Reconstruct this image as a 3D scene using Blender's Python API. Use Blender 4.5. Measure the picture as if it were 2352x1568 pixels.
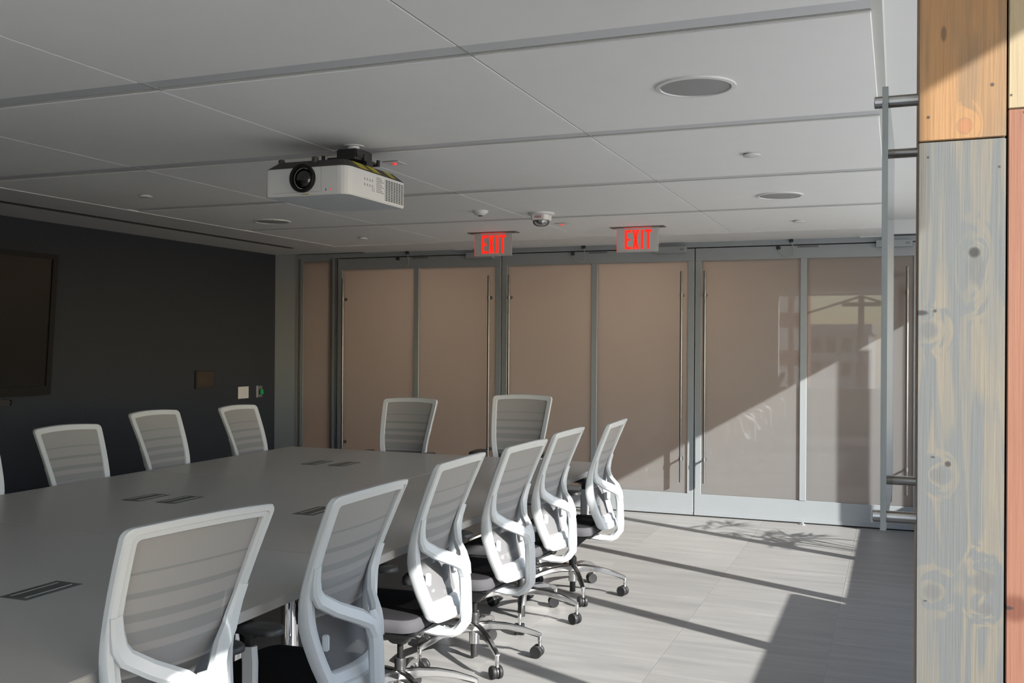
import bpy, bmesh, math, random
from mathutils import Vector, Matrix

random.seed(7)
for o in list(bpy.data.objects):
    bpy.data.objects.remove(o, do_unlink=True)
scn = bpy.context.scene
C = scn.collection
R = math.radians

# ---------------------------------------------------------------- camera, world, sun, exposure
CAM_H = 1.6
yaw, pitch, roll, FPX = 0.374114, 0.00138, 0.006012, 2252.9
fw = Vector((-math.sin(yaw) * math.cos(pitch), math.cos(yaw) * math.cos(pitch), math.sin(pitch)))
r0 = Vector((math.cos(yaw), math.sin(yaw), 0))
u0 = r0.cross(fw)
rv = r0 * math.cos(roll) + u0 * math.sin(roll)
uv_ = -r0 * math.sin(roll) + u0 * math.cos(roll)
cd = bpy.data.cameras.new('camera')
cd.sensor_width = 36
cd.lens = 36 * FPX / 2352
cd.clip_start = 0.05
cd.clip_end = 600
cam = bpy.data.objects.new('camera', cd)
C.objects.link(cam)
M = Matrix((rv, uv_, -fw)).transposed().to_4x4()
M.translation = Vector((0, 0, CAM_H))
cam.matrix_world = M
scn.camera = cam

SUN_DIR = Vector((-0.905, 0.426, -0.530))
world = bpy.data.worlds.new('world')
scn.world = world
world.use_nodes = True
wn = world.node_tree
sky = wn.nodes.new('ShaderNodeTexSky')
sky.sky_type = 'NISHITA'
sky.sun_disc = False
sky.sun_elevation = R(27.9)
sky.sun_rotation = math.atan2(-SUN_DIR.x, -SUN_DIR.y)
sky.air_density = 1.0
sky.dust_density = 0.9
sky.ozone_density = 0.7
bg = wn.nodes['Background']
bg.inputs[1].default_value = 0.38
wn.links.new(sky.outputs[0], bg.inputs[0])
sd = bpy.data.lights.new('sun', 'SUN')
sd.energy = 10.4
sd.angle = R(0.55)
sd.color = (1.0, 0.968, 0.915)
sun = bpy.data.objects.new('sun', sd)
C.objects.link(sun)
sun.rotation_euler = SUN_DIR.to_track_quat('-Z', 'Y').to_euler()
sun.location = (20, -10, 14)

vs = scn.view_settings
vs.view_transform = 'Standard'
vs.look = 'None'
vs.exposure = 0.60
vs.gamma = 1.0
vs.use_curve_mapping = False

# ---------------------------------------------------------------- materials
def new_mat(name):
    m = bpy.data.materials.new(name)
    m.use_nodes = True
    nt = m.node_tree
    return m, nt, nt.nodes['Principled BSDF']

def mat(name, col, rough=0.5, metal=0.0, var=0.0, vscale=8.0, bump=0.0, bscale=200.0, spec=0.5, coat=0.0, emit=None, estr=1.0):
    m, nt, p = new_mat(name)
    p.inputs['Base Color'].default_value = (*col, 1)
    p.inputs['Roughness'].default_value = rough
    p.inputs['Metallic'].default_value = metal
    p.inputs['Specular IOR Level'].default_value = spec
    p.inputs['Coat Weight'].default_value = coat
    tc = nt.nodes.new('ShaderNodeTexCoord')
    if var:
        n = nt.nodes.new('ShaderNodeTexNoise')
        n.inputs['Scale'].default_value = vscale
        n.inputs['Detail'].default_value = 4
        nt.links.new(tc.outputs['Object'], n.inputs['Vector'])
        mx = nt.nodes.new('ShaderNodeMixRGB')
        mx.inputs[1].default_value = (*[c * (1 - var) for c in col], 1)
        mx.inputs[2].default_value = (*[min(1, c * (1 + var)) for c in col], 1)
        nt.links.new(n.outputs['Fac'], mx.inputs[0])
        nt.links.new(mx.outputs[0], p.inputs['Base Color'])
    if bump:
        n2 = nt.nodes.new('ShaderNodeTexNoise')
        n2.inputs['Scale'].default_value = bscale
        nt.links.new(tc.outputs['Object'], n2.inputs['Vector'])
        b = nt.nodes.new('ShaderNodeBump')
        b.inputs['Strength'].default_value = bump
        b.inputs['Distance'].default_value = 0.002
        nt.links.new(n2.outputs['Fac'], b.inputs['Height'])
        nt.links.new(b.outputs[0], p.inputs['Normal'])
    if emit:
        p.inputs['Emission Color'].default_value = (*emit, 1)
        p.inputs['Emission Strength'].default_value = estr
    return m

MT = {}
MT['paint'] = mat('white_paint', (0.72, 0.72, 0.71), 0.7, var=0.02, bump=0.05)
MT['ceil_panel'] = mat('ceiling_panel_white', (0.86, 0.86, 0.84), 0.85, var=0.02, bump=0.15, bscale=350)
MT['ceil_strip'] = mat('ceiling_strip_grey', (0.62, 0.63, 0.64), 0.5, var=0.02)
MT['joint'] = mat('ceiling_joint_grey', (0.34, 0.34, 0.32), 0.6)
MT['ceil_trim'] = mat('ceiling_trim_white', (0.62, 0.62, 0.58), 0.5)
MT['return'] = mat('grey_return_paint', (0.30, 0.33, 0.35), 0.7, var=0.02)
MT['dark'] = mat('dark_gap', (0.012, 0.012, 0.012), 0.8)
MT['felt'] = mat('charcoal_felt', (0.037, 0.042, 0.051), 0.95, var=0.18, vscale=60, bump=0.5, bscale=500, spec=0.1)
MT['alu'] = mat('anodised_aluminium', (0.31, 0.335, 0.35), 0.42, metal=0.35, var=0.03)
MT['alu_dark'] = mat('dark_aluminium', (0.16, 0.165, 0.17), 0.45, metal=0.3)
MT['steel'] = mat('brushed_steel', (0.24, 0.24, 0.24), 0.42, metal=1.0)
MT['standoff'] = mat('satin_steel', (0.55, 0.55, 0.54), 0.26, metal=1.0)
MT['chrome'] = mat('chrome', (0.80, 0.80, 0.80), 0.05, metal=1.0)
MT['polished'] = mat('polished_aluminium', (0.72, 0.72, 0.72), 0.16, metal=1.0)
MT['white_pl'] = mat('white_plastic', (0.50, 0.525, 0.54), 0.38, var=0.01)
MT['black_pl'] = mat('black_plastic', (0.018, 0.018, 0.019), 0.45)
MT['wheel'] = mat('wheel_rubber', (0.014, 0.014, 0.015), 0.5, spec=0.3)
MT['seat_top'] = mat('black_seat_fabric', (0.016, 0.016, 0.018), 0.95, bump=0.4, bscale=700, spec=0.1)
MT['seat_side'] = mat('grey_seat_fabric', (0.062, 0.062, 0.067), 0.95, var=0.06, vscale=150, bump=0.4, bscale=700, spec=0.1)
MT['table'] = mat('table_laminate', (0.43, 0.425, 0.41), 0.34, var=0.025, vscale=3, bump=0.02, bscale=400, spec=0.42)
MT['table_edge'] = mat('table_edge', (0.46, 0.46, 0.45), 0.4)
MT['grommet'] = mat('grommet_grey', (0.13, 0.14, 0.135), 0.4, metal=0.4)
MT['grommet_line'] = mat('grommet_line', (0.62, 0.62, 0.60), 0.35, metal=0.5)
MT['proj_white'] = mat('projector_white', (0.62, 0.65, 0.67), 0.5, var=0.01)
MT['proj_dark'] = mat('projector_dark', (0.045, 0.043, 0.042), 0.5)
MT['black'] = mat('black_gloss', (0.005, 0.005, 0.005), 0.55, spec=0.3)
MT['lens'] = mat('lens_glass', (0.004, 0.004, 0.005), 0.05, coat=1.0)
MT['yellow'] = mat('yellow_sticker', (0.40, 0.36, 0.04), 0.5)
MT['greyprint'] = mat('grey_print', (0.30, 0.31, 0.32), 0.6)
MT['speaker'] = mat('speaker_grille', (0.36, 0.36, 0.355), 0.7, bump=0.6, bscale=900)
MT['white'] = mat('white_enamel', (0.72, 0.72, 0.71), 0.4)
MT['redtext'] = mat('red_print', (0.35, 0.02, 0.02), 0.5)
MT['exit_red'] = mat('exit_letter_red', (0.8, 0.02, 0.01), 0.4, emit=(1.0, 0.022, 0.008), estr=0.62)
MT['exit_led'] = mat('exit_led_red', (0.8, 0.02, 0.01), 0.4, emit=(1.0, 0.08, 0.05), estr=0.35)
MT['led'] = mat('led_red', (0.8, 0.02, 0.02), 0.4, emit=(1.0, 0.04, 0.03), estr=0.5)
MT['green'] = mat('green_button', (0.01, 0.30, 0.09), 0.35, emit=(0.0, 0.5, 0.12), estr=0.06)
MT['plate'] = mat('switch_plate', (0.62, 0.62, 0.62), 0.4)
MT['screen'] = mat('display_glass', (0.010, 0.0095, 0.009), 0.22, spec=0.25)
MT['tablet'] = mat('tablet_glass', (0.045, 0.035, 0.028), 0.2)
MT['cable'] = mat('grey_cable', (0.35, 0.36, 0.34), 0.4)
MT['grout'] = mat('grout', (0.58, 0.57, 0.54), 0.8)
MT['leaf'] = mat('palm_green', (0.05, 0.14, 0.03), 0.5)
MT['pot'] = mat('pot_ceramic', (0.5, 0.48, 0.45), 0.5)
MT['soil'] = mat('soil', (0.05, 0.035, 0.025), 0.9)
MT['corridor'] = mat('corridor_wall', (0.50, 0.42, 0.36), 0.8)
MT['ground'] = mat('city_ground', (0.60, 0.575, 0.53), 0.9, var=0.1, vscale=0.05)
MT['bldg'] = mat('building_concrete', (0.34, 0.34, 0.35), 0.8, var=0.05, vscale=0.3)
MT['bwin'] = mat('building_window', (0.06, 0.07, 0.08), 0.15)
MT['bwhite'] = mat('building_white', (0.75, 0.74, 0.70), 0.7)
MT['bbrick'] = mat('building_brick', (0.30, 0.16, 0.12), 0.9, var=0.15, vscale=3)
MT['polewood'] = mat('pole_wood', (0.12, 0.10, 0.09), 0.9)

# frosted door glass: scatters light on both sides, glossy in front
def frosted():
    m, nt, p = new_mat('frosted_glass')
    p.inputs['Base Color'].default_value = (0.165, 0.172, 0.176, 1)
    p.inputs['Roughness'].default_value = 0.015
    p.inputs['IOR'].default_value = 1.75
    t = nt.nodes.new('ShaderNodeBsdfTranslucent')
    t.inputs[0].default_value = (0.85, 0.84, 0.82, 1)
    mx = nt.nodes.new('ShaderNodeMixShader')
    mx.inputs[0].default_value = 0.36
    out = nt.nodes['Material Output']
    nt.links.new(p.outputs[0], mx.inputs[1])
    nt.links.new(t.outputs[0], mx.inputs[2])
    nt.links.new(mx.outputs[0], out.inputs[0])
    return m
MT['frosted'] = frosted()

def clear(name, tint, rough=0.0, refl=0.06):
    m, nt, p = new_mat(name)
    nt.nodes.remove(p)
    tr = nt.nodes.new('ShaderNodeBsdfTransparent')
    tr.inputs[0].default_value = (*tint, 1)
    gl = nt.nodes.new('ShaderNodeBsdfGlossy')
    gl.inputs['Roughness'].default_value = rough
    gl.inputs[0].default_value = (0.85, 0.87, 0.87, 1)
    fr = nt.nodes.new('ShaderNodeFresnel')
    fr.inputs[0].default_value = 1.18
    ad = nt.nodes.new('ShaderNodeMath'); ad.operation = 'ADD'; ad.use_clamp = True
    ad.inputs[1].default_value = refl
    mx = nt.nodes.new('ShaderNodeMixShader')
    nt.links.new(fr.outputs[0], ad.inputs[0])
    nt.links.new(ad.outputs[0], mx.inputs[0])
    nt.links.new(tr.outputs[0], mx.inputs[1])
    nt.links.new(gl.outputs[0], mx.inputs[2])
    nt.links.new(mx.outputs[0], nt.nodes['Material Output'].inputs[0])
    return m
MT['acrylic'] = clear('acrylic', (0.985, 0.99, 0.99), 0.02, 0.0)
MT['acrylic_edge'] = clear('acrylic_edge', (0.90, 0.92, 0.92), 0.25, 0.12)
def edge_glass():
    m, nt, p = new_mat('acrylic_polished_edge')
    p.inputs['Base Color'].default_value = (0.62, 0.66, 0.66, 1)
    p.inputs['Roughness'].default_value = 0.25
    tr = nt.nodes.new('ShaderNodeBsdfTransparent'); tr.inputs[0].default_value = (0.93, 0.95, 0.95, 1)
    mx = nt.nodes.new('ShaderNodeMixShader'); mx.inputs[0].default_value = 0.45
    nt.links.new(tr.outputs[0], mx.inputs[1]); nt.links.new(p.outputs[0], mx.inputs[2])
    nt.links.new(mx.outputs[0], nt.nodes['Material Output'].inputs[0])
    return m
MT['acrylic_edge'] = edge_glass()
MT['strobe'] = clear('strobe_lens', (0.75, 0.76, 0.78), 0.05, 0.10)

def exit_panel():
    m, nt, p = new_mat('exit_mirror_acrylic')
    p.inputs['Base Color'].default_value = (0.62, 0.62, 0.62, 1)
    p.inputs['Roughness'].default_value = 0.10
    p.inputs['Metallic'].default_value = 0.45
    return m
MT['exit_panel'] = exit_panel()

# floor tile: streaks run left-right across the room, each tile a little different
def tile_mat():
    m, nt, p = new_mat('streaked_stone_tile')
    L = nt.links.new
    geo = nt.nodes.new('ShaderNodeNewGeometry')
    oi = nt.nodes.new('ShaderNodeObjectInfo')
    mp = nt.nodes.new('ShaderNodeMapping')
    mp.inputs['Scale'].default_value = (1.3, 13.0, 1.0)
    ad = nt.nodes.new('ShaderNodeVectorMath'); ad.operation = 'ADD'
    sc = nt.nodes.new('ShaderNodeVectorMath'); sc.operation = 'SCALE'
    sc.inputs['Scale'].default_value = 37.0
    cb = nt.nodes.new('ShaderNodeCombineXYZ')
    L(oi.outputs['Random'], cb.inputs[0]); L(oi.outputs['Random'], cb.inputs[1])
    L(cb.outputs[0], sc.inputs[0])
    L(geo.outputs['Position'], mp.inputs['Vector'])
    L(mp.outputs[0], ad.inputs[0]); L(sc.outputs[0], ad.inputs[1])
    n = nt.nodes.new('ShaderNodeTexNoise')
    n.inputs['Scale'].default_value = 1.0
    n.inputs['Detail'].default_value = 8
    n.inputs['Roughness'].default_value = 0.6
    n.inputs['Distortion'].default_value = 0.6
    L(ad.outputs[0], n.inputs['Vector'])
    cr = nt.nodes.new('ShaderNodeValToRGB')
    e = cr.color_ramp.elements
    e[0].position = 0.30; e[0].color = (0.162, 0.162, 0.161, 1)
    e[1].position = 0.72; e[1].color = (0.232, 0.229, 0.222, 1)
    L(n.outputs['Fac'], cr.inputs[0])
    hs = nt.nodes.new('ShaderNodeHueSaturation')
    mr = nt.nodes.new('ShaderNodeMapRange')
    mr.inputs['To Min'].default_value = 0.93
    mr.inputs['To Max'].default_value = 1.06
    L(oi.outputs['Random'], mr.inputs[0])
    L(mr.outputs[0], hs.inputs['Value'])
    L(cr.outputs[0], hs.inputs['Color'])
    L(hs.outputs[0], p.inputs['Base Color'])
    p.inputs['Roughness'].default_value = 0.42
    p.inputs['Specular IOR Level'].default_value = 0.4
    return m
MT['tile'] = tile_mat()

# chair mesh fabric with darker bands that widen downwards (v of the UV map runs top to bottom)
def mesh_fabric():
    m, nt, p = new_mat('striped_mesh_fabric')
    L = nt.links.new
    uv = nt.nodes.new('ShaderNodeUVMap')
    sp = nt.nodes.new('ShaderNodeSeparateXYZ')
    L(uv.outputs[0], sp.inputs[0])
    cr = nt.nodes.new('ShaderNodeValToRGB')
    cr.color_ramp.interpolation = 'CONSTANT'
    a = (0.330, 0.322, 0.320, 1); b = (0.262, 0.261, 0.266, 1)
    stops = [(0.0, a), (0.165, b), (0.178, a), (0.265, b), (0.29, a), (0.365, b), (0.41, a), (0.455, b), (0.52, a), (0.56, b), (0.66, a), (0.675, (0.15, 0.15, 0.155, 1))]
    el = cr.color_ramp.elements
    el[0].position = 0; el[0].color = a
    el[1].position = stops[1][0]; el[1].color = stops[1][1]
    for pos, c in stops[2:]:
        x = el.new(pos); x.color = c
    L(sp.outputs[1], cr.inputs[0])
    wv = nt.nodes.new('ShaderNodeTexNoise')
    wv.inputs['Scale'].default_value = 900
    tc = nt.nodes.new('ShaderNodeTexCoord')
    L(tc.outputs['Object'], wv.inputs['Vector'])
    mxc = nt.nodes.new('ShaderNodeMixRGB'); mxc.blend_type = 'MULTIPLY'; mxc.inputs[0].default_value = 0.25
    L(cr.outputs[0], mxc.inputs[1]); L(wv.outputs['Color'], mxc.inputs[2])
    L(mxc.outputs[0], p.inputs['Base Color'])
    p.inputs['Roughness'].default_value = 0.95
    p.inputs['Specular IOR Level'].default_value = 0.1
    tr = nt.nodes.new('ShaderNodeBsdfTransparent')
    mx = nt.nodes.new('ShaderNodeMixShader'); mx.inputs[0].default_value = 0.10
    L(p.outputs[0], mx.inputs[1]); L(tr.outputs[0], mx.inputs[2])
    L(mx.outputs[0], nt.nodes['Material Output'].inputs[0])
    return m
MT['mesh'] = mesh_fabric()

# sawn wood plank; knots = (x, z, rx, rz, colour, blur) in metres on the plank face
def wood_mat(name, base, streak, dark, scale=1.0, contrast=0.5, knots=(), seed=0.0):
    m, nt, p = new_mat(name)
    L = nt.links.new
    def N(t): return nt.nodes.new(t)
    geo = N('ShaderNodeNewGeometry')
    sep = N('ShaderNodeSeparateXYZ')
    L(geo.outputs['Position'], sep.inputs[0])
    flow = None
    masks = []
    for kx, kz, rx, rz, kc in knots:
        cm = N('ShaderNodeVectorMath'); cm.operation = 'SUBTRACT'; cm.inputs[1].default_value = (kx, 0, kz)
        c3 = N('ShaderNodeCombineXYZ')
        L(sep.outputs[0], c3.inputs[0]); L(sep.outputs[2], c3.inputs[2])
        L(c3.outputs[0], cm.inputs[0])
        ml = N('ShaderNodeVectorMath'); ml.operation = 'MULTIPLY'; ml.inputs[1].default_value = (1 / rx, 0, 1 / rz)
        L(cm.outputs[0], ml.inputs[0])
        ln = N('ShaderNodeVectorMath'); ln.operation = 'LENGTH'
        L(ml.outputs[0], ln.inputs[0])
        mk = N('ShaderNodeMapRange'); mk.interpolation_type = 'SMOOTHSTEP'
        mk.inputs['From Min'].default_value = 0.55; mk.inputs['From Max'].default_value = 1.15
        mk.inputs['To Min'].default_value = 1; mk.inputs['To Max'].default_value = 0
        L(ln.outputs['Value'], mk.inputs[0])
        masks.append((mk, kc))
        if rx > 0.006:
            fl = N('ShaderNodeMapRange'); fl.interpolation_type = 'SMOOTHSTEP'
            fl.inputs['From Min'].default_value = 0.0; fl.inputs['From Max'].default_value = 3.2
            fl.inputs['To Min'].default_value = 1.0; fl.inputs['To Max'].default_value = 0
            L(ln.outputs['Value'], fl.inputs[0])
            if flow is None: flow = fl.outputs[0]
            else:
                a = N('ShaderNodeMath'); a.operation = 'ADD'
                L(flow, a.inputs[0]); L(fl.outputs[0], a.inputs[1]); flow = a.outputs[0]
    cb = N('ShaderNodeCombineXYZ')
    xs = N('ShaderNodeMath'); xs.operation = 'MULTIPLY'; xs.inputs[1].default_value = 26 * scale
    zs = N('ShaderNodeMath'); zs.operation = 'MULTIPLY'; zs.inputs[1].default_value = 1.7
    L(sep.outputs[0], xs.inputs[0]); L(sep.outputs[2], zs.inputs[0])
    L(xs.outputs[0], cb.inputs[0]); L(zs.outputs[0], cb.inputs[2])
    cb.inputs[1].default_value = seed
    if flow is not None:
        fm = N('ShaderNodeMath'); fm.operation = 'MULTIPLY_ADD'
        fm.inputs[1].default_value = 1.1; fm.inputs[2].default_value = seed
        L(flow, fm.inputs[0]); L(fm.outputs[0], cb.inputs[1])
    n1 = N('ShaderNodeTexNoise'); n1.inputs['Scale'].default_value = 1.0; n1.inputs['Detail'].default_value = 3; n1.inputs['Distortion'].default_value = 0.8
    L(cb.outputs[0], n1.inputs['Vector'])
    ring = N('ShaderNodeMath'); ring.operation = 'MULTIPLY'; ring.inputs[1].default_value = 26.0
    L(n1.outputs['Fac'], ring.inputs[0])
    sn = N('ShaderNodeMath'); sn.operation = 'SINE'
    L(ring.outputs[0], sn.inputs[0])
    rr = N('ShaderNodeMapRange'); rr.inputs['From Min'].default_value = -1
    L(sn.outputs[0], rr.inputs[0])
    # fine fibres
    cb2 = N('ShaderNodeVectorMath'); cb2.operation = 'MULTIPLY'; cb2.inputs[1].default_value = (420, 420, 9)
    L(geo.outputs['Position'], cb2.inputs[0])
    n2 = N('ShaderNodeTexNoise'); n2.inputs['Scale'].default_value = 1.0; n2.inputs['Detail'].default_value = 5
    L(cb2.outputs[0], n2.inputs['Vector'])
    # broad patches
    n3 = N('ShaderNodeTexNoise'); n3.inputs['Scale'].default_value = 1.0; n3.inputs['Detail'].default_value = 2
    cb3 = N('ShaderNodeVectorMath'); cb3.operation = 'MULTIPLY'; cb3.inputs[1].default_value = (24, 24, 3)
    L(geo.outputs['Position'], cb3.inputs[0]); L(cb3.outputs[0], n3.inputs['Vector'])
    c1 = N('ShaderNodeMixRGB'); c1.inputs[1].default_value = (*base, 1); c1.inputs[2].default_value = (*streak, 1)
    th = N('ShaderNodeMapRange'); th.interpolation_type = 'SMOOTHSTEP'
    th.inputs['From Min'].default_value = 0.35; th.inputs['From Max'].default_value = 1.0
    th.inputs['To Max'].default_value = contrast
    L(rr.outputs[0], th.inputs[0])
    pm = N('ShaderNodeMath'); pm.operation = 'MULTIPLY'
    pr = N('ShaderNodeMapRange'); pr.inputs['From Min'].default_value = 0.36; pr.inputs['From Max'].default_value = 0.62
    L(n3.outputs['Fac'], pr.inputs[0])
    L(th.outputs[0], pm.inputs[0]); L(pr.outputs[0], pm.inputs[1])
    L(pm.outputs[0], c1.inputs[0])
    c2 = N('ShaderNodeMixRGB'); c2.inputs[2].default_value = (*dark, 1)
    fb = N('ShaderNodeMapRange'); fb.inputs['From Min'].default_value = 0.45; fb.inputs['From Max'].default_value = 0.75; fb.inputs['To Max'].default_value = 0.45
    L(n2.outputs['Fac'], fb.inputs[0])
    L(fb.outputs[0], c2.inputs[0]); L(c1.outputs[0], c2.inputs[1])
    cur = c2.outputs[0]
    for mk, kc in masks:
        mm = N('ShaderNodeMixRGB'); mm.inputs[2].default_value = (*kc, 1)
        sf = N('ShaderNodeMath'); sf.operation = 'MULTIPLY'; sf.inputs[1].default_value = 0.85
        L(mk.outputs[0], sf.inputs[0]); L(sf.outputs[0], mm.inputs[0]); L(cur, mm.inputs[1]); cur = mm.outputs[0]
    L(cur, p.inputs['Base Color'])
    p.inputs['Roughness'].default_value = 0.6
    bp = N('ShaderNodeBump'); bp.inputs['Strength'].default_value = 0.25; bp.inputs['Distance'].default_value = 0.001
    L(n2.outputs['Fac'], bp.inputs['Height']); L(bp.outputs[0], p.inputs['Normal'])
    return m

# ---------------------------------------------------------------- geometry helpers
def box(bm, a, b):
    x0, y0, z0 = a; x1, y1, z1 = b
    v = [bm.verts.new(q) for q in ((x0, y0, z0), (x1, y0, z0), (x1, y1, z0), (x0, y1, z0), (x0, y0, z1), (x1, y0, z1), (x1, y1, z1), (x0, y1, z1))]
    for f in ((0, 3, 2, 1), (4, 5, 6, 7), (0, 1, 5, 4), (1, 2, 6, 5), (2, 3, 7, 6), (3, 0, 4, 7)):
        bm.faces.new([v[i] for i in f])

def prism(bm, poly, z0, z1, axis='z'):
    """extrude a 2D polygon; axis z: (x,y), axis y: (x,z), axis x: (y,z)"""
    def P(q, t):
        if axis == 'z': return (q[0], q[1], t)
        if axis == 'y': return (q[0], t, q[1])
        return (t, q[0], q[1])
    a = [bm.verts.new(P(q, z0)) for q in poly]
    b = [bm.verts.new(P(q, z1)) for q in poly]
    n = len(poly)
    bm.faces.new(a[::-1]); bm.faces.new(b)
    for i in range(n):
        bm.faces.new([a[i], a[(i + 1) % n], b[(i + 1) % n], b[i]])

def lathe(bm, prof, center=(0, 0, 0), axis='z', n=24):
    """prof: list of (radius, height) along axis"""
    c = Vector(center); rings = []
    for r, h in prof:
        ring = []
        for i in range(n):
            a = 2 * math.pi * i / n
            u, v = r * math.cos(a), r * math.sin(a)
            q = {'z': (u, v, h), 'y': (u, h, v), 'x': (h, u, v)}[axis]
            ring.append(bm.verts.new(c + Vector(q)))
        rings.append(ring)
    for k in range(len(rings) - 1):
        for i in range(n):
            j = (i + 1) % n
            bm.faces.new([rings[k][i], rings[k][j], rings[k + 1][j], rings[k + 1][i]])
    bm.faces.new(rings[0][::-1]); bm.faces.new(rings[-1])

def sweep(bm, pts, wh, ref, closed=False, rnd=0.3):
    """sweep a chamfered rectangle; wh = (width along side, thickness along ref) per point"""
    pts = [Vector(q) for q in pts]; n = len(pts); rings = []
    if not isinstance(wh, list): wh = [wh] * n
    for i, q in enumerate(pts):
        if closed: t = (pts[(i + 1) % n] - pts[i - 1])
        else: t = pts[min(i + 1, n - 1)] - pts[max(i - 1, 0)]
        t.normalize()
        rf = Vector(ref[i] if isinstance(ref, list) else ref)
        s = t.cross(rf).normalized(); nn = s.cross(t).normalized()
        w, h = wh[i][0] / 2, wh[i][1] / 2
        c = min(w, h) * rnd * 2
        sec = [(w, -h + c), (w, h - c), (w - c, h), (-w + c, h), (-w, h - c), (-w, -h + c), (-w + c, -h), (w - c, -h)]
        rings.append([bm.verts.new(q + s * a + nn * b) for a, b in sec])
    m = 8
    for k in range(n if closed else n - 1):
        A, B = rings[k], rings[(k + 1) % n]
        for i in range(m):
            j = (i + 1) % m
            bm.faces.new([A[i], A[j], B[j], B[i]])
    if not closed:
        bm.faces.new(rings[0][::-1]); bm.faces.new(rings[-1])

def tube(bm, pts, r, n=8):
    pts = [Vector(q) for q in pts]; rings = []
    for i, q in enumerate(pts):
        t = (pts[min(i + 1, len(pts) - 1)] - pts[max(i - 1, 0)]).normalized()
        rf = Vector((0, 0, 1)) if abs(t.z) < 0.9 else Vector((1, 0, 0))
        s = t.cross(rf).normalized(); u = s.cross(t)
        rings.append([bm.verts.new(q + (s * math.cos(2 * math.pi * k / n) + u * math.sin(2 * math.pi * k / n)) * r) for k in range(n)])
    for k in range(len(pts) - 1):
        for i in range(n):
            j = (i + 1) % n
            bm.faces.new([rings[k][i], rings[k][j], rings[k + 1][j], rings[k + 1][i]])
    bm.faces.new(rings[0][::-1]); bm.faces.new(rings[-1])

def obj(name, bm, m, parent=None, smooth=None, bevel=0.0, segs=2):
    bmesh.ops.recalc_face_normals(bm, faces=bm.faces)
    if bevel:
        ed = [e for e in bm.edges if len(e.link_faces) == 2 and e.calc_face_angle(0) > 0.6]
        bmesh.ops.bevel(bm, geom=ed, offset=bevel, segments=segs, affect='EDGES', clamp_overlap=True)
    me = bpy.data.meshes.new(name)
    bm.to_mesh(me); bm.free()
    for mm in (m if isinstance(m, (list, tuple)) else [m]):
        me.materials.append(MT[mm] if isinstance(mm, str) else mm)
    if smooth is not None:
        me.shade_smooth()
        me.set_sharp_from_angle(angle=R(smooth))
    o = bpy.data.objects.new(name, me)
    C.objects.link(o)
    if parent: o.parent = parent
    return o

def B(name, a, b, m, parent=None, bevel=0.0):
    bm = bmesh.new(); box(bm, a, b)
    return obj(name, bm, m, parent, bevel=bevel, segs=1)

def empty(name, loc=(0, 0, 0), rz=0):
    o = bpy.data.objects.new(name, None); C.objects.link(o)
    o.location = loc; o.rotation_euler = (0, 0, rz); o.empty_display_size = 0.1
    return o

def tag(o, label, cat=None, group=None, kind=None):
    o['label'] = label
    if cat: o['category'] = cat
    if group: o['group'] = group
    if kind: o['kind'] = kind
    return o

def copy_tree(o, parent=None):
    c = o.copy(); C.objects.link(c); c.parent = parent
    for ch in list(o.children): copy_tree(ch, c)
    return c

def text_mesh(name, body, size, m, parent, loc, rot, sx=1.0, ext=0.0008):
    cu = bpy.data.curves.new(name, 'FONT')
    cu.body = body; cu.size = size; cu.extrude = ext; cu.align_x = 'CENTER'; cu.align_y = 'CENTER'
    t = bpy.data.objects.new(name + '_tmp', cu); C.objects.link(t)
    bpy.context.view_layer.update()
    me = bpy.data.meshes.new_from_object(t.evaluated_get(bpy.context.evaluated_depsgraph_get()))
    bpy.data.objects.remove(t, do_unlink=True)
    me.name = name; me.materials.clear(); me.materials.append(MT[m])
    o = bpy.data.objects.new(name, me); C.objects.link(o)
    o.location = loc; o.rotation_euler = rot; o.scale = (sx, 1, 1)
    if parent: o.parent = parent
    return o

# ---------------------------------------------------------------- room constants
YF = 9.11          # face of the glazed door wall
XL = -6.40         # left wall
XW = 1.20          # window wall on the right
YB = -0.95         # wall behind the camera
ZC = 2.555         # ceiling

# ---------------------------------------------------------------- floor
floor = B('floor', (XL - 0.2, YB - 0.2, -0.12), (XW + 0.06, YF + 2.6, -0.0025), 'grout')
tag(floor, 'large streaked grey floor tiles with thin pale joints', 'floor', kind='structure')
TW, TL, GJ = 0.7965, 1.593, 0.0022
tile_me = None
col0 = -0.318 + TW
k = 0
x1 = col0 + TW
while x1 > XL:
    x0 = x1 - TW
    off = 4.712 if k % 2 == 0 else 4.712 + TL / 2
    y0 = off - 5 * TL
    while y0 < YF + 0.05:
        ya, yb_ = max(y0, YB), min(y0 + TL, YF + 0.06)
        xa, xb_ = max(x0, XL), min(x1, XW)
        if yb_ - ya > 0.02 and xb_ - xa > 0.02:
            full = abs(yb_ - ya - TL) < 1e-6 and abs(xb_ - xa - TW) < 1e-6
            if full and tile_me:
                t = bpy.data.objects.new('floor_tile', tile_me); C.objects.link(t); t.parent = floor
            else:
                bm = bmesh.new()
                box(bm, (-(xb_ - xa) / 2 + GJ / 2, -(yb_ - ya) / 2 + GJ / 2, -0.01), ((xb_ - xa) / 2 - GJ / 2, (yb_ - ya) / 2 - GJ / 2, 0))
                t = obj('floor_tile', bm, 'tile', floor)
                if full: tile_me = t.data
            t.location = ((xa + xb_) / 2, (ya + yb_) / 2, 0)
        y0 += TL
    x1 = x0; k += 1

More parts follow.
